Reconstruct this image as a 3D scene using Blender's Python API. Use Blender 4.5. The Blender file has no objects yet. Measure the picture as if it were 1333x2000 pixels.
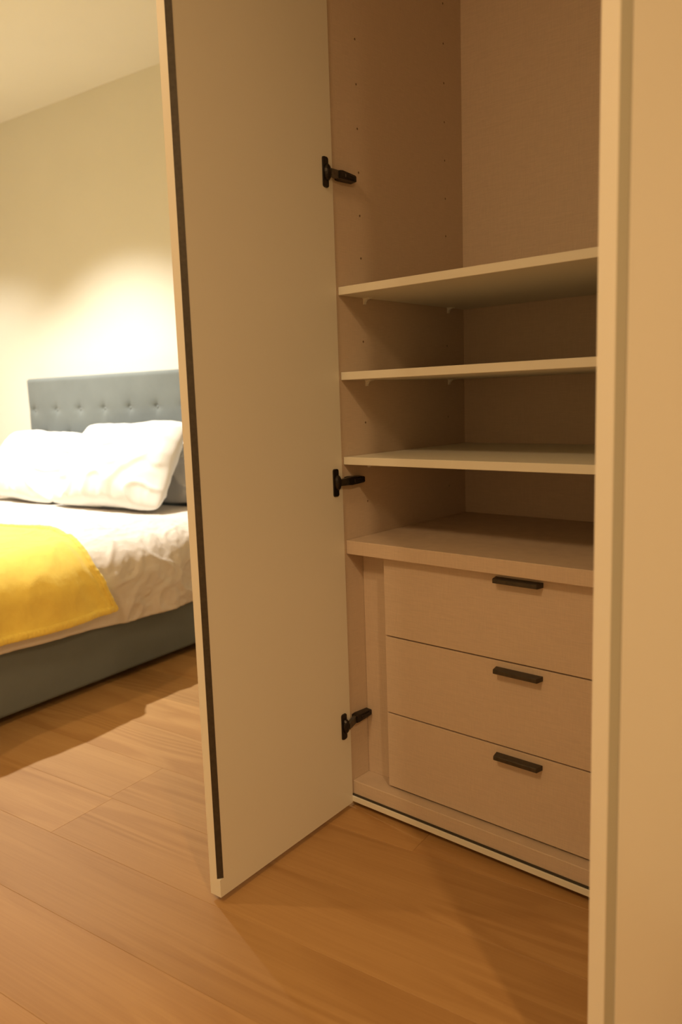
import bpy, bmesh, math, random
from mathutils import Vector, Matrix, noise

random.seed(7)
scene = bpy.context.scene
COL = scene.collection

# ------------------------------------------------------------------ camera
CAM = Vector((1.1965, -1.2793, 1.0))
YAW, PITCH, ROLL, FPX = 0.722, -0.1441, -0.0333, 1530.96
fwd = Vector((-math.sin(YAW) * math.cos(PITCH), math.cos(YAW) * math.cos(PITCH), math.sin(PITCH)))
rgt = Vector((math.cos(YAW), math.sin(YAW), 0))
upv = rgt.cross(fwd)
r2 = math.cos(ROLL) * rgt + math.sin(ROLL) * upv
u2 = -math.sin(ROLL) * rgt + math.cos(ROLL) * upv
cam_data = bpy.data.cameras.new('camera')
cam = bpy.data.objects.new('camera', cam_data)
COL.objects.link(cam)
M = Matrix((r2, u2, -fwd)).transposed().to_4x4()
M.translation = CAM
cam.matrix_world = M
cam_data.sensor_fit = 'VERTICAL'
cam_data.sensor_height = 36
cam_data.sensor_width = 24
cam_data.lens = FPX / 2000 * 36
cam_data.clip_start = 0.05
cam_data.dof.use_dof = True
cam_data.dof.focus_distance = 1.75
cam_data.dof.aperture_fstop = 3.2
scene.camera = cam

# ------------------------------------------------------------------ the room's frame
# the bed wall, the bed and the floor boards share a frame turned PHI against the wardrobe (s along the wall, o towards it)
PHI = 0.1266
WV = Vector((math.cos(PHI), math.sin(PHI), 0))
NV = Vector((-math.sin(PHI), math.cos(PHI), 0))
def so(s, o, z=0.0):
    return WV * s + NV * o + Vector((0, 0, z))
S0, S1, O0, O1, ZC = -4.3, 3.0, -3.3, 1.529, 2.65

# ------------------------------------------------------------------ world, lamps, exposure
world = bpy.data.worlds.new('world')
scene.world = world
world.use_nodes = True
world.node_tree.nodes['Background'].inputs[0].default_value = (0.10, 0.07, 0.045, 1)
world.node_tree.nodes['Background'].inputs[1].default_value = 0.1
vs = scene.view_settings
vs.view_transform = 'Standard'
vs.look = 'None'
vs.gamma = 1
vs.use_curve_mapping = False
vs.exposure = 0.0

def spot(name, loc, target, power, color, radius, angle, blend):
    l = bpy.data.lights.new(name, 'SPOT')
    l.energy = power; l.color = color; l.shadow_soft_size = radius
    l.spot_size = math.radians(angle); l.spot_blend = blend
    o = bpy.data.objects.new(name, l); COL.objects.link(o)
    o.location = loc
    o.rotation_euler = (Vector(target) - Vector(loc)).to_track_quat('-Z', 'Y').to_euler()
    return o
WARM = (1.0, 0.66, 0.335)
SOFT = (1.0, 0.95, 0.84)
# two downlights over the bed, their beams cut off part way up the bed wall
for nm_, ls_, pw_ in (('bed_downlight_offscreen', -2.30, 340), ('bedside_downlight_offscreen', -3.45, 175)):
    spot(nm_, so(ls_, 0.60, 2.62), so(ls_, 0.60, 0), pw_, SOFT, 0.03, 101, 0.82)
# downlight in the aisle at the foot of the bed
spot('aisle_downlight_offscreen', (-1.40, -1.32, 2.60), (-1.2, -1.15, 0), 46, WARM, 0.04, 150, 0.6)
# downlight behind the camera, throws the shadow of the right wardrobe door
spot('hall_downlight_offscreen', (2.50, -1.56, 2.60), (2.20, -1.30, 0), 110, WARM, 0.06, 148, 0.85)
# unseen warm fill disc behind the camera, added to light the wardrobe front
la = bpy.data.lights.new('fill_disc_offscreen', 'AREA')
la.shape = 'DISK'; la.size = 0.5; la.energy = 27; la.color = WARM
lo = bpy.data.objects.new('fill_disc_offscreen', la); COL.objects.link(lo)
lo.location = (0.55, -2.05, 2.60)

# ------------------------------------------------------------------ materials
def nodes_of(name):
    m = bpy.data.materials.new(name); m.use_nodes = True
    nt = m.node_tree
    return m, nt, nt.nodes['Principled BSDF']
def N(nt, t, **kw):
    n = nt.nodes.new(t)
    for k, v in kw.items(): setattr(n, k, v)
    return n
def bump(nt, b, height, strength, dist):
    bp = N(nt, 'ShaderNodeBump')
    bp.inputs['Strength'].default_value = strength; bp.inputs['Distance'].default_value = dist
    nt.links.new(height, bp.inputs['Height']); nt.links.new(bp.outputs[0], b.inputs['Normal'])
def ramp(nt, fac, c0, c1, p0=0.0, p1=1.0):
    r = N(nt, 'ShaderNodeValToRGB')
    r.color_ramp.elements[0].color = (*c0, 1); r.color_ramp.elements[0].position = p0
    r.color_ramp.elements[1].color = (*c1, 1); r.color_ramp.elements[1].position = p1
    nt.links.new(fac, r.inputs[0])
    return r
def coords(nt, scale, kind='Object'):
    tc = N(nt, 'ShaderNodeTexCoord'); mp = N(nt, 'ShaderNodeMapping')
    mp.inputs['Scale'].default_value = scale
    nt.links.new(tc.outputs[kind], mp.inputs[0])
    return mp.outputs[0]
def noise_tex(nt, vec, scale, detail=3, rough=0.5, dist=0.0):
    n = N(nt, 'ShaderNodeTexNoise')
    n.inputs['Scale'].default_value = scale; n.inputs['Detail'].default_value = detail
    n.inputs['Roughness'].default_value = rough; n.inputs['Distortion'].default_value = dist
    nt.links.new(vec, n.inputs['Vector'])
    return n.outputs[0]

def paint(name, col, rough=0.5, var=0.03, bs=0.04):
    m, nt, b = nodes_of(name)
    v = coords(nt, (1, 1, 1))
    n = noise_tex(nt, v, 3.0, 4)
    r = ramp(nt, n, tuple(c * (1 - var) for c in col), tuple(min(1, c * (1 + var)) for c in col), 0.3, 0.7)
    nt.links.new(r.outputs[0], b.inputs['Base Color'])
    b.inputs['Roughness'].default_value = rough
    bump(nt, b, noise_tex(nt, v, 260, 2), bs, 0.001)
    return m
def linen(name, col):
    # melamine board with a fine woven print, horizontal streaks stronger than vertical ones
    m, nt, b = nodes_of(name)
    h = noise_tex(nt, coords(nt, (30, 30, 750)), 1.0, 2)
    w = noise_tex(nt, coords(nt, (700, 700, 40)), 1.0, 2)
    mx = N(nt, 'ShaderNodeMix'); mx.data_type = 'FLOAT'
    mx.inputs[0].default_value = 0.42
    nt.links.new(h, mx.inputs[2]); nt.links.new(w, mx.inputs[3])
    r = ramp(nt, mx.outputs[0], tuple(c * 0.925 for c in col), tuple(c * 1.055 for c in col), 0.34, 0.66)
    nt.links.new(r.outputs[0], b.inputs['Base Color'])
    b.inputs['Roughness'].default_value = 0.55
    bump(nt, b, mx.outputs[0], 0.12, 0.0006)
    return m
def metal(name, col, rough, metallic=0.8):
    m, nt, b = nodes_of(name)
    v = coords(nt, (60, 60, 60))
    r = ramp(nt, noise_tex(nt, v, 2, 3), tuple(c * .85 for c in col), tuple(c * 1.15 for c in col), .3, .7)
    nt.links.new(r.outputs[0], b.inputs['Base Color'])
    b.inputs['Roughness'].default_value = rough; b.inputs['Metallic'].default_value = metallic
    return m
def cloth(name, col, var=0.06, weave=500, sheen=0.0, blotch=4.0, bs=0.15):
    m, nt, b = nodes_of(name)
    v = coords(nt, (1, 1, 1))
    r = ramp(nt, noise_tex(nt, v, blotch, 5, 0.6), tuple(c * (1 - var) for c in col), tuple(min(1, c * (1 + var)) for c in col), .32, .68)
    nt.links.new(r.outputs[0], b.inputs['Base Color'])
    b.inputs['Roughness'].default_value = 0.9
    b.inputs['Specular IOR Level'].default_value = 0.2
    b.inputs['Sheen Weight'].default_value = sheen
    b.inputs['Sheen Roughness'].default_value = 0.4
    bump(nt, b, noise_tex(nt, v, weave, 2), bs, 0.001)
    return m
def oak():
    m, nt, b = nodes_of('oak_boards')
    oi = N(nt, 'ShaderNodeObjectInfo')
    tc = N(nt, 'ShaderNodeTexCoord')
    ofs = N(nt, 'ShaderNodeVectorMath', operation='SCALE'); ofs.inputs[0].default_value = (13, 7, 5)
    nt.links.new(oi.outputs['Random'], ofs.inputs['Scale'])
    add = N(nt, 'ShaderNodeVectorMath', operation='ADD')
    nt.links.new(tc.outputs['Object'], add.inputs[0]); nt.links.new(ofs.outputs[0], add.inputs[1])
    def mapped(sc):
        mp = N(nt, 'ShaderNodeMapping'); mp.inputs['Scale'].default_value = sc
        nt.links.new(add.outputs[0], mp.inputs[0]); return mp.outputs[0]
    # cathedral rings: contour lines of a smooth field stretched along the board
    field = noise_tex(nt, mapped((0.55, 4.6, 1)), 1.0, 2, 0.45, 0.3)
    mu = N(nt, 'ShaderNodeMath', operation='MULTIPLY'); mu.inputs[1].default_value = 17.0
    nt.links.new(field, mu.inputs[0])
    pp = N(nt, 'ShaderNodeMath', operation='PINGPONG'); pp.inputs[1].default_value = 0.5
    nt.links.new(mu.outputs[0], pp.inputs[0])
    dbl = N(nt, 'ShaderNodeMath', operation='MULTIPLY'); dbl.inputs[1].default_value = 2.0
    nt.links.new(pp.outputs[0], dbl.inputs[0])
    patch = noise_tex(nt, mapped((0.8, 5, 2)), 1.3, 2)
    pm = N(nt, 'ShaderNodeMapRange'); pm.inputs[1].default_value = .42; pm.inputs[2].default_value = .62
    pm.inputs[3].default_value = 1.0; pm.inputs[4].default_value = 0.0
    nt.links.new(patch, pm.inputs[0])
    ring = N(nt, 'ShaderNodeMath', operation='MAXIMUM')
    nt.links.new(dbl.outputs[0], ring.inputs[0]); nt.links.new(pm.outputs[0], ring.inputs[1])
    fine = noise_tex(nt, mapped((3.5, 190, 60)), 1.0, 3, 0.6)
    broad = noise_tex(nt, mapped((0.9, 9, 3)), 1.0, 3, 0.5)
    a = ramp(nt, broad, (0.445, 0.252, 0.093), (0.525, 0.312, 0.125), 0.3, 0.72)
    def mul(c_in, fac_out, c0, amount):
        mx = N(nt, 'ShaderNodeMix', data_type='RGBA', blend_type='MULTIPLY')
        mx.inputs[0].default_value = amount
        nt.links.new(c_in, mx.inputs[6])
        r = ramp(nt, fac_out, c0, (1, 1, 1), 0.25, 0.7)
        nt.links.new(r.outputs[0], mx.inputs[7])
        return mx.outputs[2]
    c = mul(a.outputs[0], ring.outputs[0], (0.80, 0.73, 0.64), 0.6)
    c = mul(c, fine, (0.84, 0.79, 0.72), 0.6)
    hsv = N(nt, 'ShaderNodeHueSaturation')
    mr = N(nt, 'ShaderNodeMapRange'); mr.inputs[3].default_value = 0.9; mr.inputs[4].default_value = 1.07
    nt.links.new(oi.outputs['Random'], mr.inputs[0]); nt.links.new(mr.outputs[0], hsv.inputs['Value'])
    nt.links.new(c, hsv.inputs['Color']); nt.links.new(hsv.outputs[0], b.inputs['Base Color'])
    b.inputs['Roughness'].default_value = 0.5
    bump(nt, b, fine, 0.06, 0.001)
    return m

MAT = dict(
    wall=paint('wall_paint', (0.85, 0.83, 0.75), 0.85, 0.012, 0.08),
    ceil=paint('ceiling_paint', (0.84, 0.81, 0.74), 0.9, 0.01, 0.05),
    door=paint('cream_lacquer', (0.78, 0.745, 0.64), 0.42, 0.012, 0.02),
    shelf=paint('cream_melamine', (0.76, 0.73, 0.62), 0.45, 0.012, 0.02),
    groove=paint('olive_lacquer', (0.46, 0.44, 0.34), 0.5, 0.02, 0.02),
    linen=linen('linen_melamine', (0.60, 0.475, 0.36)),
    bronze=metal('dark_bronze', (0.070, 0.058, 0.042), 0.45, 0.6),
    hinge=metal('black_hinge_metal', (0.030, 0.024, 0.020), 0.33, 0.7),
    steel=metal('hinge_link_steel', (0.14, 0.13, 0.11), 0.35, 0.9),
    gasket=paint('black_gasket', (0.035, 0.03, 0.02), 0.6),
    hole=paint('raw_chipboard', (0.40, 0.28, 0.17), 0.9),
    peg=paint('clear_white_plastic', (0.85, 0.82, 0.74), 0.25),
    head=cloth('slate_velvet', (0.165, 0.186, 0.185), 0.08, 300, 0.25, 5.0),
    base=cloth('slate_upholstery', (0.165, 0.186, 0.185), 0.05, 700, 0.1, 6.0),
    button=cloth('slate_button_velvet', (0.165, 0.186, 0.185), 0.06, 400, 0.4),
    duvet=cloth('white_duvet_cotton', (0.74, 0.685, 0.625), 0.03, 900, 0.0, 3.0, 0.08),
    pillow=cloth('white_pillow_cotton', (0.75, 0.735, 0.70), 0.02, 900, 0.0, 3.0, 0.08),
    fleece=cloth('mustard_fleece', (0.97, 0.73, 0.15), 0.10, 220, 0.5, 7.0, 0.35),
    mattress=cloth('white_ticking', (0.8, 0.78, 0.74), 0.03),
    leg=paint('black_plastic_foot', (0.03, 0.03, 0.03), 0.5),
    oak=oak(),
    sub=paint('screed', (0.26, 0.15, 0.065), 0.9),
)

# ------------------------------------------------------------------ builders
def link(name, me, mat, parent=None, smooth=False):
    if mat is not None and not me.materials: me.materials.append(mat)
    if smooth:
        me.polygons.foreach_set('use_smooth', [True] * len(me.polygons))
    o = bpy.data.objects.new(name, me); COL.objects.link(o)
    if parent is not None: o.parent = parent
    return o
def from_bm(name, bm, mat, parent=None, smooth=False):
    bmesh.ops.recalc_face_normals(bm, faces=bm.faces[:])
    me = bpy.data.meshes.new(name); bm.to_mesh(me); bm.free()
    return link(name, me, mat, parent, smooth)
def add_box(bm, x0, x1, y0, y1, z0, z1, bev=0.0, seg=2):
    r = bmesh.ops.create_cube(bm, size=1)
    vs_ = r['verts']
    for v in vs_:
        v.co = Vector(((x0 + x1) / 2 + v.co.x * (x1 - x0), (y0 + y1) / 2 + v.co.y * (y1 - y0), (z0 + z1) / 2 + v.co.z * (z1 - z0)))
    if bev > 0:
        es = list({e for v in vs_ for e in v.link_edges})
        bmesh.ops.bevel(bm, geom=es, offset=bev, segments=seg, affect='EDGES', profile=0.5)
def box(name, mat, parent, x0, x1, y0, y1, z0, z1, bev=0.0008, seg=1):
    bm = bmesh.new(); add_box(bm, x0, x1, y0, y1, z0, z1, bev, seg)
    return from_bm(name, bm, mat, parent)
def add_prism(bm, pts, z0, z1):
    a = [bm.verts.new((x, y, z0)) for x, y in pts]; b = [bm.verts.new((x, y, z1)) for x, y in pts]
    n = len(pts)
    bm.faces.new(a[::-1]); bm.faces.new(b)
    for i in range(n): bm.faces.new((a[i], a[(i + 1) % n], b[(i + 1) % n], b[i]))
def thing(name, label, cat, loc=(0, 0, 0), rz=0.0, group=None):
    o = bpy.data.objects.new(name, None); COL.objects.link(o)
    o.empty_display_size = 0.1
    o.location = loc; o.rotation_euler = (0, 0, rz)
    tag(o, label, cat, group)
    return o
def tag(o, label, cat, group=None):
    o['label'] = label; o['category'] = cat
    if group: o['group'] = group
    return o
def struct(o, label=None):
    o['kind'] = 'structure'
    if label: o['label'] = label
    return o
def grid_mesh(name, nu, nv, fn):
    verts = [fn(i / nu, j / nv) for j in range(nv + 1) for i in range(nu + 1)]
    faces = [(j * (nu + 1) + i, j * (nu + 1) + i + 1, (j + 1) * (nu + 1) + i + 1, (j + 1) * (nu + 1) + i) for j in range(nv) for i in range(nu)]
    me = bpy.data.meshes.new(name); me.from_pydata(verts, [], faces)
    return me

# ------------------------------------------------------------------ room shell
def sobox(name, mat, s0, s1, o0, o1, z0, z1):
    b = box(name, mat, None, s0, s1, o0, o1, z0, z1, 0)
    b.rotation_euler = (0, 0, PHI)
    return b
floor = struct(sobox('floor', MAT['sub'], S0 - .1, S1 + .1, O0 - .1, O1 + .1, -0.12, -0.016), 'oak plank floor running through the bedroom')
struct(sobox('ceiling', MAT['ceil'], S0 - .1, S1 + .1, O0 - .1, O1 + .1, ZC, ZC + .1), 'plain off-white ceiling above the bed')
struct(sobox('wall_back', MAT['wall'], S0 - .1, S1 + .1, O1, O1 + .1, -.016, ZC), 'cream painted wall behind the headboard')
struct(sobox('wall_left', MAT['wall'], S0 - .1, S0, O0, O1, -.016, ZC), 'cream painted wall on the far side of the bed')
struct(sobox('wall_right', MAT['wall'], S1, S1 + .1, O0, O1, -.016, ZC), 'cream painted wall closing the room to the right')
struct(sobox('wall_front', MAT['wall'], S0 - .1, S1 + .1, O0 - .1, O0, -.016, ZC), 'cream painted wall opposite the wardrobe')

# floor boards: rows along s, 0.185 wide, seam at o = -0.38
PW, GAP = 0.185, 0.0003
row = 0
o = -0.38 - PW * 16
while o < O1:
    a, b_ = max(o, O0), min(o + PW, O1)
    k = round((o + 0.38) / PW)
    if b_ - a > 0.02:
        cut = {0: -0.545, -1: 1.05, -2: -1.35, -3: 0.35}.get(k, random.uniform(-1.5, 1.5))
        L = 1.9
        c = cut
        while c > S0: c -= L
        while c < S1:
            p, q = max(c, S0), min(c + L, S1)
            if q - p > 0.02:
                bm = bmesh.new()
                hx, hy = (q - p) / 2 - GAP / 2, (b_ - a) / 2 - GAP / 2
                add_box(bm, -hx, hx, -hy, hy, -0.0155, 0, 0.0004, 1)
                pl = from_bm('plank', bm, MAT['oak'], floor)
                pl.location = ((p + q) / 2, (a + b_) / 2, 0)
            c += L
    o += PW

# ------------------------------------------------------------------ wardrobe
YF = 0.0884                    # front of the carcass
W, D, HT = 0.868, 0.6179, 2.40 # interior width, interior back, height
TP = 0.018
T = math.tau
wr = thing('wardrobe', 'built-in cream wardrobe standing open with shelves and three drawers inside', 'wardrobe', (W / 2, YF, 0))
wr_off = Vector((-W / 2, -YF, 0))
def wpart(o_, parent=wr):
    if parent is wr: o_.location = o_.location + wr_off
    return o_
side_l = wpart(box('side_panel', MAT['linen'], wr, -TP, 0, YF, D + .008, 0.016, HT))
side_l['label'] = 'linen-textured inner side panel with rows of shelf holes'
side_r = wpart(box('side_panel', MAT['linen'], wr, W, W + TP, YF, D + .008, 0.016, HT))
back_p = wpart(box('back_panel', MAT['linen'], wr, -TP, W + TP, D, D + .008, 0.016, HT))
wpart(box('top_panel', MAT['linen'], wr, 0, W, YF + .002, D, HT - .02, HT))
wpart(box('bottom_panel', MAT['linen'], wr, 0, W, YF + .003, D, 0.016, 0.067, .0015, 2))
lip = wpart(box('front_lip', MAT['shelf'], wr, 0, W, YF - .004, YF + .003, 0.0155, 0.0295, .0006))
gk = wpart(box('door_seal', MAT['gasket'], wr, 0, W, YF - .0015, YF + .003, 0.0296, 0.0335, .0003))
gk['label'] = 'thin black sealing strip along the bottom edge'
wpart(box('plinth', MAT['linen'], wr, 0, W, YF + .06, YF + .075, 0.0, 0.016))
wpart(box('counter_shelf', MAT['linen'], wr, 0.0005, W - .0005, .0936, D, 0.6355, 0.6679, .0012, 2))['label'] = 'thick linen-textured shelf above the drawers'
for x0, x1 in ((0.0005, 0.087), (W - .087, W - .0005)):
    wpart(box('filler_panel', MAT['linen'], wr, x0, x1, .1535, .1715, 0.067, 0.6355))
    sx = x1 - .004 if x0 < .4 else x0 - .012
    wpart(box('drawer_partition', MAT['linen'], wr, sx, sx + .016, .1370, D, 0.067, 0.6355))

# loose shelves with their pegs
PEGY = (0.186, 0.540)
def peg_mesh():
    # white quarter-round bracket: pin in the panel, arm under the shelf, web below
    bm = bmesh.new()
    prof = [(0, 0), (.016, 0), (.016, -.002), (.007, -.0045), (.0035, -.009), (.0028, -.014), (0, -.014)]
    for sgn in (1,):
        a = [bm.verts.new((x, -.004, z)) for x, z in prof]; b = [bm.verts.new((x, .004, z)) for x, z in prof]
        n = len(prof)
        bm.faces.new(a); bm.faces.new(b[::-1])
        for i in range(n): bm.faces.new((a[i], a[(i + 1) % n], b[(i + 1) % n], b[i]))
    add_box(bm, 0, .018, -.007, .007, -.0018, 0, .0004, 1)
    bmesh.ops.recalc_face_normals(bm, faces=bm.faces[:])
    me = bpy.data.meshes.new('shelf_peg'); bm.to_mesh(me); bm.free(); me.materials.append(MAT['peg'])
    return me
PEG = peg_mesh()
for zt in (1.2475, 1.0585, 0.8647):
    th = 0.0178
    sh = wpart(box('shelf', MAT['shelf'], wr, 0.001, W - .001, .0936, D - .001, zt - th, zt, .0008, 1))
    for py in PEGY:
        for px, rz in ((0.0003, 0), (W - .0003, math.pi)):
            pg = bpy.data.objects.new('shelf_peg', PEG); COL.objects.link(pg); pg.parent = sh
            pg.location = (px, py, zt - th); pg.rotation_euler = (0, 0, rz)

# drilled holes in both side panels
HR, HDP, HN = 0.0028, 0.011, 12
def hole_mesh():
    # blind bore: thin sleeve of raw board and its end, open towards the cupboard
    bm = bmesh.new()
    def ring(x, r): return [bm.verts.new((x, r * math.cos(T * i / HN), r * math.sin(T * i / HN))) for i in range(HN)]
    a, b, c, d = ring(-.0001, HR * .985), ring(-.0001, HR * .93), ring(-HDP + .0012, HR * .93), ring(-HDP + .0002, HR * .985)
    for p_, q_ in ((a, b), (b, c), (d, a)):
        for i in range(HN): bm.faces.new((p_[i], p_[(i + 1) % HN], q_[(i + 1) % HN], q_[i]))
    bm.faces.new(c); bm.faces.new(d[::-1])
    bmesh.ops.recalc_face_normals(bm, faces=bm.faces[:])
    me = bpy.data.meshes.new('peg_hole'); bm.to_mesh(me); bm.free(); me.materials.append(MAT['hole'])
    return me
HOLE = hole_mesh()
zs = [0.751 + 0.0947 * i for i in range(17)]
spots = [(py, z) for i, z in enumerate(zs) if i not in (1, 3, 5) and z <= HT - .1 for py in (0.1795, 0.535)]
for pan, px, sg_ in ((side_l, 0.0, -1), (side_r, W, 1)):
    bm = bmesh.new()
    for py, z in spots:
        n0 = len(bm.verts)
        A = [bm.verts.new((px - sg_ * .004, py + HR * math.cos(T * i / HN), z + HR * math.sin(T * i / HN))) for i in range(HN)]
        B = [bm.verts.new((px + sg_ * HDP, v.co.y, v.co.z)) for v in A]
        bm.faces.new(A); bm.faces.new(B[::-1])
        for i in range(HN): bm.faces.new((A[i], B[i], B[(i + 1) % HN], A[(i + 1) % HN]))
    bmesh.ops.recalc_face_normals(bm, faces=bm.faces[:])
    cm = bpy.data.meshes.new('drill'); bm.to_mesh(cm); bm.free()
    cut = bpy.data.objects.new('drill', cm); COL.objects.link(cut)
    cut.parent = wr; cut.location = pan.location
    md = pan.modifiers.new('drill', 'BOOLEAN'); md.operation = 'DIFFERENCE'; md.object = cut; md.solver = 'EXACT'
    bpy.context.view_layer.update()
    nm = bpy.data.meshes.new_from_object(pan.evaluated_get(bpy.context.evaluated_depsgraph_get()))
    pan.modifiers.clear(); pan.data = nm
    bpy.data.objects.remove(cut); bpy.data.meshes.remove(cm)
    for py, z in spots:
        h = bpy.data.objects.new('peg_hole', HOLE); COL.objects.link(h); h.parent = pan
        h.location = (px, py, z); h.rotation_euler = (0, 0, 0 if sg_ < 0 else math.pi)

# drawers
YD = 0.1183
XD0, XD1 = 0.0916, W - 0.0916
def pull_mesh():
    # flat bronze bar standing out from the drawer face, softened nose, ends cut at a slant
    bm = bmesh.new()
    prof = [(0.0, 0.0035), (-.0195, 0.0035), (-.0212, 0.0020), (-.0212, -.0050), (-.0195, -.0065), (0, -.0065)]
    L = .0535
    A = [bm.verts.new((-L + (0.004 if y < -.01 else 0), y, z)) for y, z in prof]
    B = [bm.verts.new((L - (0.004 if y < -.01 else 0), y, z)) for y, z in prof]
    n = len(prof)
    bm.faces.new(A); bm.faces.new(B[::-1])
    for i in range(n): bm.faces.new((A[i], B[i], B[(i + 1) % n], A[(i + 1) % n]))
    bmesh.ops.recalc_face_normals(bm, faces=bm.faces[:])
    me = bpy.data.meshes.new('handle'); bm.to_mesh(me); bm.free(); me.materials.append(MAT['bronze'])
    return me
PULL = pull_mesh()
for z0, z1, zh, lab in ((0.4471, 0.6335, 0.6215, 'top'), (0.2585, 0.4441, 0.4280, 'middle'), (0.0720, 0.2555, 0.2375, 'bottom')):
    bm = bmesh.new()
    add_box(bm, XD0, XD1, YD, YD + .018, z0, z1, .0008, 1)
    fr = from_bm('drawer', bm, MAT['linen'], wr); wpart(fr)
    fr['label'] = lab + ' linen-textured drawer with a dark bronze pull'
    bm = bmesh.new()
    xa, xb, ya, yb, za, zb = XD0 + .012, XD1 - .012, YD + .0181, D - .03, z0 + .012, z1 - .035
    add_box(bm, xa, xa + .012, ya, yb, za, zb); add_box(bm, xb - .012, xb, ya, yb, za, zb)
    add_box(bm, xa + .012, xb - .012, yb - .012, yb, za, zb); add_box(bm, xa + .012, xb - .012, ya, yb - .012, za, za + .01)
    from_bm('drawer_box', bm, MAT['shelf'], fr)
    h = bpy.data.objects.new('handle', PULL); COL.objects.link(h); h.parent = fr
    h['label'] = 'dark bronze edge pull'
    h.location = ((XD0 + XD1) / 2 + .006, YD, zh)

# doors: local x runs along the door from the hinge edge, local y is thickness (0 = inner face)
ZD0, ZD1, LD = 0.0125, 2.385, 0.4519
CH, CE = 0.0100, 0.0085
def door(name, hinge_xy, ang, mirror, label, chamfer):
    # direction of the door from its hinge edge
    d = Vector((math.sin(ang), -math.cos(ang), 0))
    t = Vector((-1, 0, 0)) if not mirror else Vector((1, 0, 0))
    t = (t - d * t.dot(d)).normalized()
    piv = Vector((hinge_xy[0], hinge_xy[1], 0))
    def P(l, k): 
        v = piv + d * l + t * k
        return (v.x, v.y)
    TD = 0.029 if chamfer else 0.0225
    bm = bmesh.new()
    full = [P(0, 0), P(LD, 0), P(LD, TD), P(0, TD)]
    if chamfer:
        cut = [P(0, 0), P(LD - CH, 0), P(LD, CE), P(LD, TD), P(0, TD)]
        add_prism(bm, full, ZD0, ZD0 + .038)
        add_prism(bm, cut, ZD0 + .038, ZD1)
    else:
        g0, g1, gd = 0.003, 0.031, 0.0035
        add_prism(bm, [P(0, 0), P(LD, 0), P(LD, TD), P(LD - g0, TD), P(LD - g0, TD - gd), P(LD - g1, TD - gd), P(LD - g1, TD), P(0, TD)], ZD0, ZD1)
    dr = from_bm(name, bm, MAT['door'], wr); wpart(dr); dr['label'] = label
    bm = bmesh.new()
    if chamfer:
        nl, nk = CE, -CH
        ln = math.hypot(nl, nk); nl, nk = nl / ln * .0007, nk / ln * .0007
        add_prism(bm, [P(LD - CH, 0), P(LD - CH + nl, nk), P(LD + nl, CE + nk), P(LD, CE)], ZD0 + .0385, ZD1 - .02)
        st = from_bm('edge_strip', bm, MAT['bronze'], dr); st['label'] = 'black bevelled finger-pull strip along the door edge'
    else:
        add_prism(bm, [P(LD - g0 - .0004, TD - gd + .0002), P(LD - g0 - .0004, TD - gd + .0012), P(LD - g1 + .0004, TD - gd + .0012), P(LD - g1 + .0004, TD - gd + .0002)], ZD0 + .001, ZD1 - .001)
        st = from_bm('edge_groove', bm, MAT['groove'], dr); st['label'] = 'olive strip set in a groove along the door edge'
    return dr, P
left_door, PL = door('door', (0.003, YF - .004), 0.0732, False, 'open cream wardrobe door with a black edge strip', True)
right_door, PR = door('door', (W - .003, YF - .004), -0.137, True, 'open cream wardrobe door with an olive edge groove', False)

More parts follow.
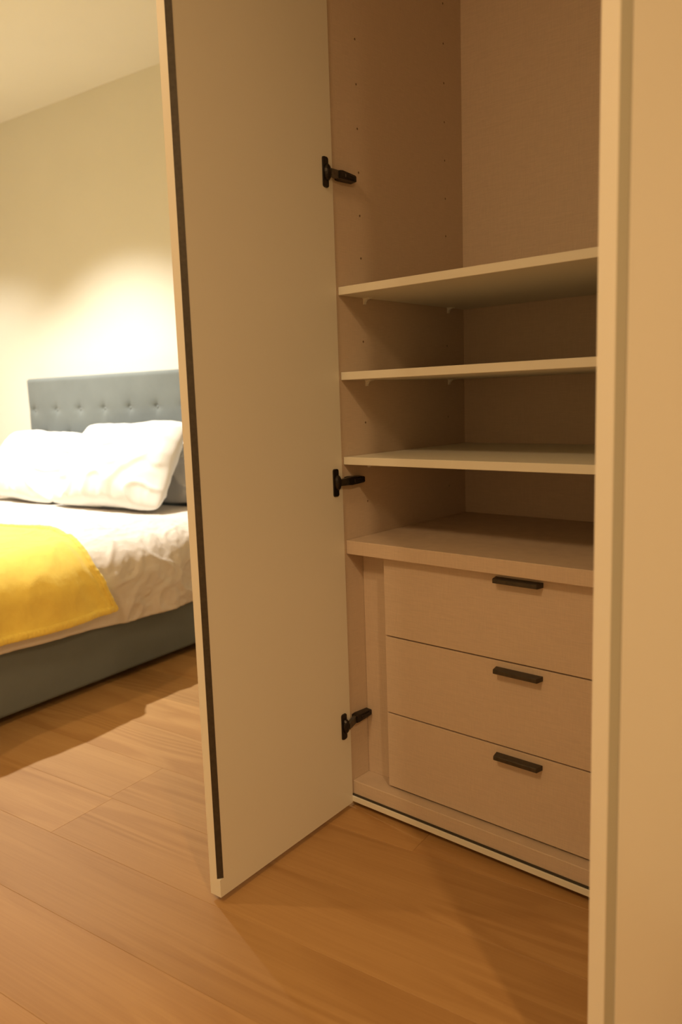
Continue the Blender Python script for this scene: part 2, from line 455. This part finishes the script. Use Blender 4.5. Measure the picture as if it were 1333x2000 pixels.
# concealed hinges: oval cup plate and dome on the door, link, arm on the side panel
def hinge(z, mirror):
    P, x_pan, sg = (PL, 0.0, 1) if not mirror else (PR, W, -1)
    base = Vector((x_pan, YF, z))
    hg = None
    # arm on the panel
    bm = bmesh.new()
    za = z + (0.008 if z < .5 else 0.0)
    pts = [(.0885 + .006, .0098), (.104, .0112), (.150, .0085), (.1535, .0060), (.1535, -.0060), (.150, -.0085), (.104, -.0105), (.0885 + .006, -.0098)]
    a = [bm.verts.new((x_pan + sg * .0003, y, za + k)) for y, k in pts]
    b = [bm.verts.new((x_pan + sg * (.0175 if y < .11 else .0145), y, za + k * .86)) for y, k in pts]
    n = len(pts)
    bm.faces.new(a); bm.faces.new(b[::-1])
    for i in range(n): bm.faces.new((a[i], b[i], b[(i + 1) % n], a[(i + 1) % n]))
    # cover ridge
    lo_, hi_ = sorted((x_pan + sg * .0140, x_pan + sg * .0185))
    add_box(bm, lo_, hi_, .112, .146, za - .0045, za + .0045, .0012, 1)
    hg = from_bm('hinge', bm, MAT['hinge'], wr); wpart(hg)
    hg['label'] = 'dark concealed door hinge'
    # plate with rounded ends on the door's inner face
    def Q(l, k, zz):
        x, y = P(l, -k); return (x, y, zz)
    bm = bmesh.new()
    prof = []
    hw, hh, rr = .0095, .032, .005
    for cx_, cz_, a0 in ((hw - rr, hh - rr, 0), (-hw + rr, hh - rr, 90), (-hw + rr, -hh + rr, 180), (hw - rr, -hh + rr, 270)):
        for i in range(5):
            an = math.radians(a0 + i * 22.5)
            prof.append((cx_ + rr * math.cos(an), cz_ + rr * math.sin(an)))
    l0 = .0265
    A = [bm.verts.new(Q(l0 + l, .0002, z + k)) for l, k in prof]
    B = [bm.verts.new(Q(l0 + l * .95, .0034, z + k * .985)) for l, k in prof]
    n = len(prof)
    bm.faces.new(A); bm.faces.new(B[::-1])
    for i in range(n): bm.faces.new((A[i], B[i], B[(i + 1) % n], A[(i + 1) % n]))
    # dome of the cup
    rings = []
    for q in range(5):
        ph = q / 5 * math.pi / 2
        rings.append([bm.verts.new(Q(l0 - .004 + .0105 * math.cos(ph) * math.cos(T * i / 16), .0034 + .009 * math.sin(ph), z + .0185 * math.cos(ph) * math.sin(T * i / 16))) for i in range(16)])
    for q in range(4):
        for i in range(16): bm.faces.new((rings[q][i], rings[q][(i + 1) % 16], rings[q + 1][(i + 1) % 16], rings[q + 1][i]))
    bm.faces.new(rings[-1])
    from_bm('cup_plate', bm, MAT['hinge'], hg)
    # link between the two
    bm = bmesh.new()
    ya = Vector(Q(l0 - .008, .008, z)); yb = Vector((x_pan + sg * .010, .0955, za))
    dv = yb - ya; side = Vector((dv.y, -dv.x, 0)).normalized() * .0045
    A = [bm.verts.new(ya + side * a_ + Vector((0, 0, h_))) for a_, h_ in ((-1, -.0075), (1, -.0075), (1, .0075), (-1, .0075))]
    B = [bm.verts.new(yb + side * a_ + Vector((0, 0, h_))) for a_, h_ in ((-1, -.0085), (1, -.0085), (1, .0085), (-1, .0085))]
    bm.faces.new(A); bm.faces.new(B[::-1])
    for i in range(4): bm.faces.new((A[i], B[i], B[(i + 1) % 4], A[(i + 1) % 4]))
    from_bm('link_arm', bm, MAT['steel'], hg)
for z in (2.20, 1.487, 0.808, 0.219):
    hinge(z, False); hinge(z, True)

# masonry the wardrobe is built into
struct(box('wall_partition', MAT['wall'], None, -TP - .10, -TP - .002, YF + .02, 1.50, -.016, ZC, 0), 'wall beside the wardrobe')
struct(box('wall_niche', MAT['wall'], None, W + TP + .002, 2.78, YF + .02, YF + .12, -.016, ZC, 0), 'wall to the right of the wardrobe')
struct(box('trim_1', MAT['door'], None, -TP, W + TP, YF + .004, YF + .022, HT + .002, ZC, 0), 'cream filler board above the wardrobe')

# ------------------------------------------------------------------ bed
BS0, BS1 = -3.115, -1.2073     # side to side
BH = 1.429                     # front of the headboard
BF = -0.62                     # foot
bed = thing('bed', 'slate grey upholstered bed with a button-tufted headboard', 'bed', so((BS0 + BS1) / 2, (BF + BH) / 2, 0), PHI)
OC = Vector(((BS0 + BS1) / 2, (BF + BH) / 2, 0))
def bpart(o_):
    o_.location = -OC; return o_
bm = bmesh.new()
add_box(bm, BS0 + .01, BS1, BF, BH - .001, 0.030, 0.300, 0.014, 3)
bpart(from_bm('bed_base', bm, MAT['base'], bed, True))
bm = bmesh.new()
bmesh.ops.create_cone(bm, cap_ends=True, segments=20, radius1=.028, radius2=.032, depth=.030)
LEG = bpy.data.meshes.new('leg'); bm.to_mesh(LEG); bm.free(); LEG.materials.append(MAT['leg'])
for ls in (BS0 + .12, (BS0 + BS1) / 2, BS1 - .16):
    for lo2 in (BF + .12, BH - .25):
        lg = bpy.data.objects.new('leg', LEG); COL.objects.link(lg); lg.parent = bed
        lg.location = Vector((ls, lo2, .015)) - OC
# headboard with tufts
HS0, HS1, HZ0, HZ1, HD = BS0, BS1 + .005, 0.02, 1.172, 0.085
btn = []
rows = (0.987, 0.842, 0.697, 0.552)
for r_i, z in enumerate(rows):
    s = -3.055 + (0.1025 if r_i % 2 else 0)
    while s < HS1 - .04:
        btn.append((s, z)); s += 0.205
def hb_front(u, v):
    s = HS0 + (HS1 - HS0) * u; z = HZ0 + (HZ1 - HZ0) * v
    e = min(s - HS0, HS1 - s, z - HZ0, HZ1 - z)
    r = 0.022
    edge = 0.0 if e > r else r - math.sqrt(max(0, r * r - (r - e) ** 2))
    dep = 0.0
    for bs, bz in btn:
        dx, dz = s - bs, z - bz
        if abs(dx) < .11 and abs(dz) < .11:
            rr = math.hypot(dx, dz); an = math.atan2(dz, dx)
            dep += 0.017 * math.exp(-rr / .018) + .0035 * math.exp(-rr / .045) * (0.5 + 0.5 * math.cos(4 * an + .6))
    dep += 0.0012 * noise.noise((s * 5, z * 5, 1.3))
    return (s, BH + edge + dep - .002, z)
nu, nv = 240, 150
hb = grid_mesh('headboard', nu, nv, hb_front)
bm = bmesh.new(); bm.from_mesh(hb)
bd = [e for e in bm.edges if e.is_boundary]
ex = bmesh.ops.extrude_edge_only(bm, edges=bd)
for v in [g for g in ex['geom'] if isinstance(g, bmesh.types.BMVert)]: v.co.y = BH + HD
bmesh.ops.contextual_create(bm, geom=[e for e in bm.edges if e.is_boundary])
bm.to_mesh(hb); bm.free()
for p in hb.polygons: p.use_smooth = True
bmh = bmesh.new(); bmh.from_mesh(hb); bmesh.ops.recalc_face_normals(bmh, faces=bmh.faces[:]); bmh.to_mesh(hb); bmh.free()
head = bpart(link('headboard', hb, MAT['head'], bed, True))
head['label'] = 'blue-grey velvet headboard with rows of buttons'
bm = bmesh.new()
bmesh.ops.create_uvsphere(bm, u_segments=16, v_segments=8, radius=.0105)
for v in bm.verts: v.co.y *= .55
BTN = bpy.data.meshes.new('button'); bm.to_mesh(BTN); bm.free(); BTN.materials.append(MAT['button'])
for p in BTN.polygons: p.use_smooth = True
for s, z in btn:
    b_ = bpy.data.objects.new('button', BTN); COL.objects.link(b_); b_.parent = head
    b_.location = (s, BH + .012, z)

# mattress
bm = bmesh.new(); add_box(bm, -.905, .905, -.995, .995, 0, .148, .035, 4)
mt = from_bm('mattress', bm, MAT['mattress'], None, True)
mt.location = so((BS0 + BS1) / 2, .418, .301); mt.rotation_euler = (0, 0, PHI)
tag(mt, 'white mattress on the bed base hidden under the duvet', 'mattress')

# duvet: draped sheet; du runs over the top and down both sides, dv from the head over the foot end
def ridged(p, sc):
    return 1 - abs(noise.noise(Vector(p) * sc)) * 2
def drape(dist, r):
    """arc length past the edge -> (outward offset, drop) with a rounded shoulder"""
    if dist <= 0: return dist, 0.0
    q = r * math.pi / 2
    if dist < q:
        a = dist / r
        return r * math.sin(a), r * (1 - math.cos(a))
    return r, r + (dist - q)
SH = 0.105
S_EDGE_R, S_EDGE_L = BS1 + .034 - SH, BS0 - .034 + SH
O_FOOT = BF - .03 + SH
ZTOP = 0.500
def cover(a, b, lift, wr_amp, hem=0.0):
    """a: metres from bed centre line across, b: metres along o"""
    mid = (S_EDGE_R + S_EDGE_L) / 2; half = (S_EDGE_R - S_EDGE_L) / 2
    sg = 1 if a >= 0 else -1
    out, drop = drape(abs(a) - half, SH + lift)
    s = mid + sg * (half + out)
    of, dfoot = drape(O_FOOT - b, SH + lift)
    o_ = O_FOOT - of
    dr_ = max(drop, dfoot)
    z = ZTOP + lift - dr_
    side = min(1.0, drop / .1)
    p = Vector((a, b, 0))
    wrk = 0.0
    if wr_amp:
        w1 = ridged((a * 1.2 + 3.1, b * 1.9, .3), 3.2); w2 = ridged((a * 2 + b, b * 2 - a * .6, 4.1), 3.9); w3 = ridged((a, b, 9.7), 14)
        w4 = noise.noise((a * 2.2, b * 2.2, 2.2)); w5 = ridged((a * 1.1 + .6 * w1, b * 1.1 + .5 * w2, 6.6), 8.5)
        wrk = wr_amp * (0.9 * max(0, w1 - .35) ** 1.3 + 0.75 * max(0, w2 - .45) ** 1.3 + .10 * w3 + .55 * w4 + .38 * max(0, w5 - .5) - .35)
    fold = 0.010 * side * math.sin(b * 13 + 2.2 * noise.noise((b * 2, 0, 5))) * (0.3 + min(1, drop / .25))
    bulge = 0.03 * math.sin(min(1, drop / .30) * math.pi) * side
    if sg > 0: s += (wrk * side + fold * (1 if wr_amp else .6) + bulge * .4)
    else: s -= (wrk * side + bulge * .5)
    z += wrk * (1 - side) + .006 * noise.noise((a * 1.7, b * 1.4, 8))
    return s, o_, z
HALF = (S_EDGE_R - S_EDGE_L) / 2
FAR = [(-1.9, .445), (-.635, .433), (-.42, .455), (-.34, .452), (-.24, .425), (-.106, .362), (.043, .292), (.12, .277), (.19, .297), (.293, .350)]
def lerp_table(x, tab):
    if x <= tab[0][0]: return tab[0][1]
    for (x0, y0), (x1, y1) in zip(tab, tab[1:]):
        if x <= x1:
            k = (x - x0) / (x1 - x0); k = k * k * (3 - 2 * k) * .35 + k * .65
            return y0 + (y1 - y0) * k
    return tab[-1][1]
def duvet_fn(u, v):
    b = 1.395 + (BF - .30 - 1.395) * v
    hemr = 0.5 - (0.247 - .024 * max(0, min(1, (b + .07) / .55)) + .004 * math.sin(b * 5.1 + 1) + .003 * math.sin(b * 13))
    lr = HALF + SH * math.pi / 2 + (hemr - SH)
    ll = HALF + SH * math.pi / 2 + .15
    a = -ll + (lr + ll) * u
    amp = 0.007 + 0.018 * max(0, min(1, (b - lerp_table(a - HALF, FAR) - .01) / .08))
    if a < HALF - .03: amp = .003 + (amp - .003) * max(0, min(1, (.98 - b) / .12))
    s, o_, z = cover(a, b, 0.0, amp)
    if v < .04: z -= .02 * (1 - v / .04) ** 2 * (1 if abs(a) < HALF else 0)
    q = so(s, o_, max(z, .06)); return (q.x, q.y, q.z)
dm = grid_mesh('duvet', 340, 300, duvet_fn)
dv = link('duvet', dm, MAT['duvet'], None, True)
so_ = dv.modifiers.new('thickness', 'SOLIDIFY'); so_.thickness = .018; so_.offset = 1
tag(dv, 'rumpled white duvet spread over the bed', 'duvet')

# mustard fleece throw across the foot half of the bed
def throw_fn(u, v, ex=0.0):
    # v: 0 at the far (head side) edge, 1 at the foot side ; u: 0 left side, 1 right hem
    lr = HALF + (SH + .014) * math.pi / 2 + (0.5 - .278 - SH)
    a = -HALF - .10 + (lr + HALF + .10) * u
    far = lerp_table(a - HALF, FAR)
    b = far + (-0.52 - far) * v
    s, o_, z = cover(a, b, 0.020, 0.007)
    drop = max(0, a - HALF)
    soft = noise.noise((a * 2.6, b * 3.4, 6.1)) * .009 + .006 * ridged((a * .6, b * 2.2, 3.3), 3)
    hemd = min(u * (lr + HALF + .1), (1 - u) * (lr + HALF + .1), v * (far + .52), (1 - v) * (far + .52))
    roll = .0045 if hemd < .022 else (.0 if hemd > .03 else .0045 * (1 - (hemd - .022) / .008))
    k = min(1, drop / .12)
    s += (soft + .004 + roll) * k + .010 * k
    z += (soft + .008 + roll) * (1 - k)
    # one soft fold running beside the far edge
    fd = abs((far - b) - .05 - .03 * math.sin(a * 3)) / .022
    z += .008 * math.exp(-fd * fd) * (1 - k); s += .007 * math.exp(-fd * fd) * k
    z += ex * (1 - k); s += ex * k
    q = so(s, o_, z); return (q.x, q.y, q.z)
tm = grid_mesh('throw_blanket', 260, 180, throw_fn)
tb = link('throw_blanket', tm, MAT['fleece'], None, True)
so_ = tb.modifiers.new('thickness', 'SOLIDIFY'); so_.thickness = .008; so_.offset = 1
# turned and stitched hem along the hanging edge and the head-side edge
def hem_side(p_, q_):
    return throw_fn(0.9875 + .0129 * p_, q_, .0005 + .0055 * math.sqrt(max(0, 1 - (2 * p_ - 1) ** 2)) + .0008 * math.sin(q_ * 420))
def hem_far(p_, q_):
    return throw_fn(q_, -.0012 + .0260 * p_, .0005 + .0055 * math.sqrt(max(0, 1 - (2 * p_ - 1) ** 2)) + .0008 * math.sin(q_ * 620))
for fn_, nn_ in ((hem_side, 300), (hem_far, 420)):
    link('hem', grid_mesh('hem', 8, nn_, fn_), MAT['fleece'], tb, True)
tag(tb, 'mustard yellow fleece throw hanging over the side of the bed', 'blanket')

# pillows
def pillow(label, s, o_, zb, wd, ht, th, tilt, rz, roll, seed, taper=0.0, group=None):
    n_u, n_v = 90, 64
    verts, faces = [], []
    def pt(u, v, sgn):
        x, y = u * 2 - 1, v * 2 - 1
        pin = 1 - .07 * (1 - abs(x) ** 2.0) * abs(y) ** 3
        pin2 = 1 - .06 * (1 - abs(y) ** 2.0) * abs(x) ** 3
        px, py = x * wd / 2 * pin2, y * ht / 2 * pin
        rx = 1 - .10 * abs(x) ** 4 * abs(y) ** 4
        px *= rx * (1 - taper * y); py *= rx
        f = max(0, 1 - abs(x) ** 2.4) ** .62 * max(0, 1 - abs(y) ** 2.4) ** .62
        sag = 1 + .16 * (-y)
        t = th / 2 * f * sag
        ed = max(abs(x), abs(y))
        w = .009 * noise.noise((px * 9 + seed, py * 9, sgn * 2.0 + seed)) + .026 * max(0, ridged((px * 1.2 + py * .7 + seed, py * 1.6 - px * .5, seed), 5.2) - .5)
        w += .006 * ridged((px, py, seed + sgn), 14) * ed ** 2
        t += w * min(1, f * 2.2)
        py += .012 * noise.noise((px * 4, seed, py * 2))
        return Vector((px, sgn * -t, py))
    for sgn in (1, -1):
        for j in range(n_v + 1):
            for i in range(n_u + 1):
                verts.append(pt(i / n_u, j / n_v, sgn))
    st = (n_u + 1) * (n_v + 1)
    for k in (0, 1):
        for j in range(n_v):
            for i in range(n_u):
                q = [k * st + j * (n_u + 1) + i, k * st + j * (n_u + 1) + i + 1, k * st + (j + 1) * (n_u + 1) + i + 1, k * st + (j + 1) * (n_u + 1) + i]
                faces.append(q if k == 0 else q[::-1])
    me = bpy.data.meshes.new('pillow'); me.from_pydata(verts, [], faces)
    bm = bmesh.new(); bm.from_mesh(me); bmesh.ops.remove_doubles(bm, verts=bm.verts[:], dist=.0004)
    bmesh.ops.recalc_face_normals(bm, faces=bm.faces[:])
    R_ = Matrix.Rotation(PHI + rz, 4, 'Z') @ Matrix.Rotation(-tilt, 4, 'X') @ Matrix.Rotation(roll, 4, 'Y')
    for v in bm.verts: v.co = R_ @ v.co
    mz = min(v.co.z for v in bm.verts)
    for v in bm.verts: v.co.z -= mz
    bm.to_mesh(me); bm.free()
    p = link('pillow', me, MAT['pillow'], None, True)
    p.location = so(s, o_, zb)
    tag(p, label, 'pillow', group)
    return p
ZP = ZTOP + .007
pillow('plump white pillow leaning on the headboard in front of another pillow', -2.04, 1.165, ZP, .82, .49, .19, .58, -.02, -.02, 3.3, .05)
pillow('white pillow half covered by the plump pillow beside it', -2.80, 1.20, ZP, .72, .46, .18, .66, .03, .04, 8.1, .03)
pillow('white pillow propped flat against the headboard behind the plump pillow', -1.64, 1.350, ZP, .66, .32, .080, .10, 0, 0, 5.7)
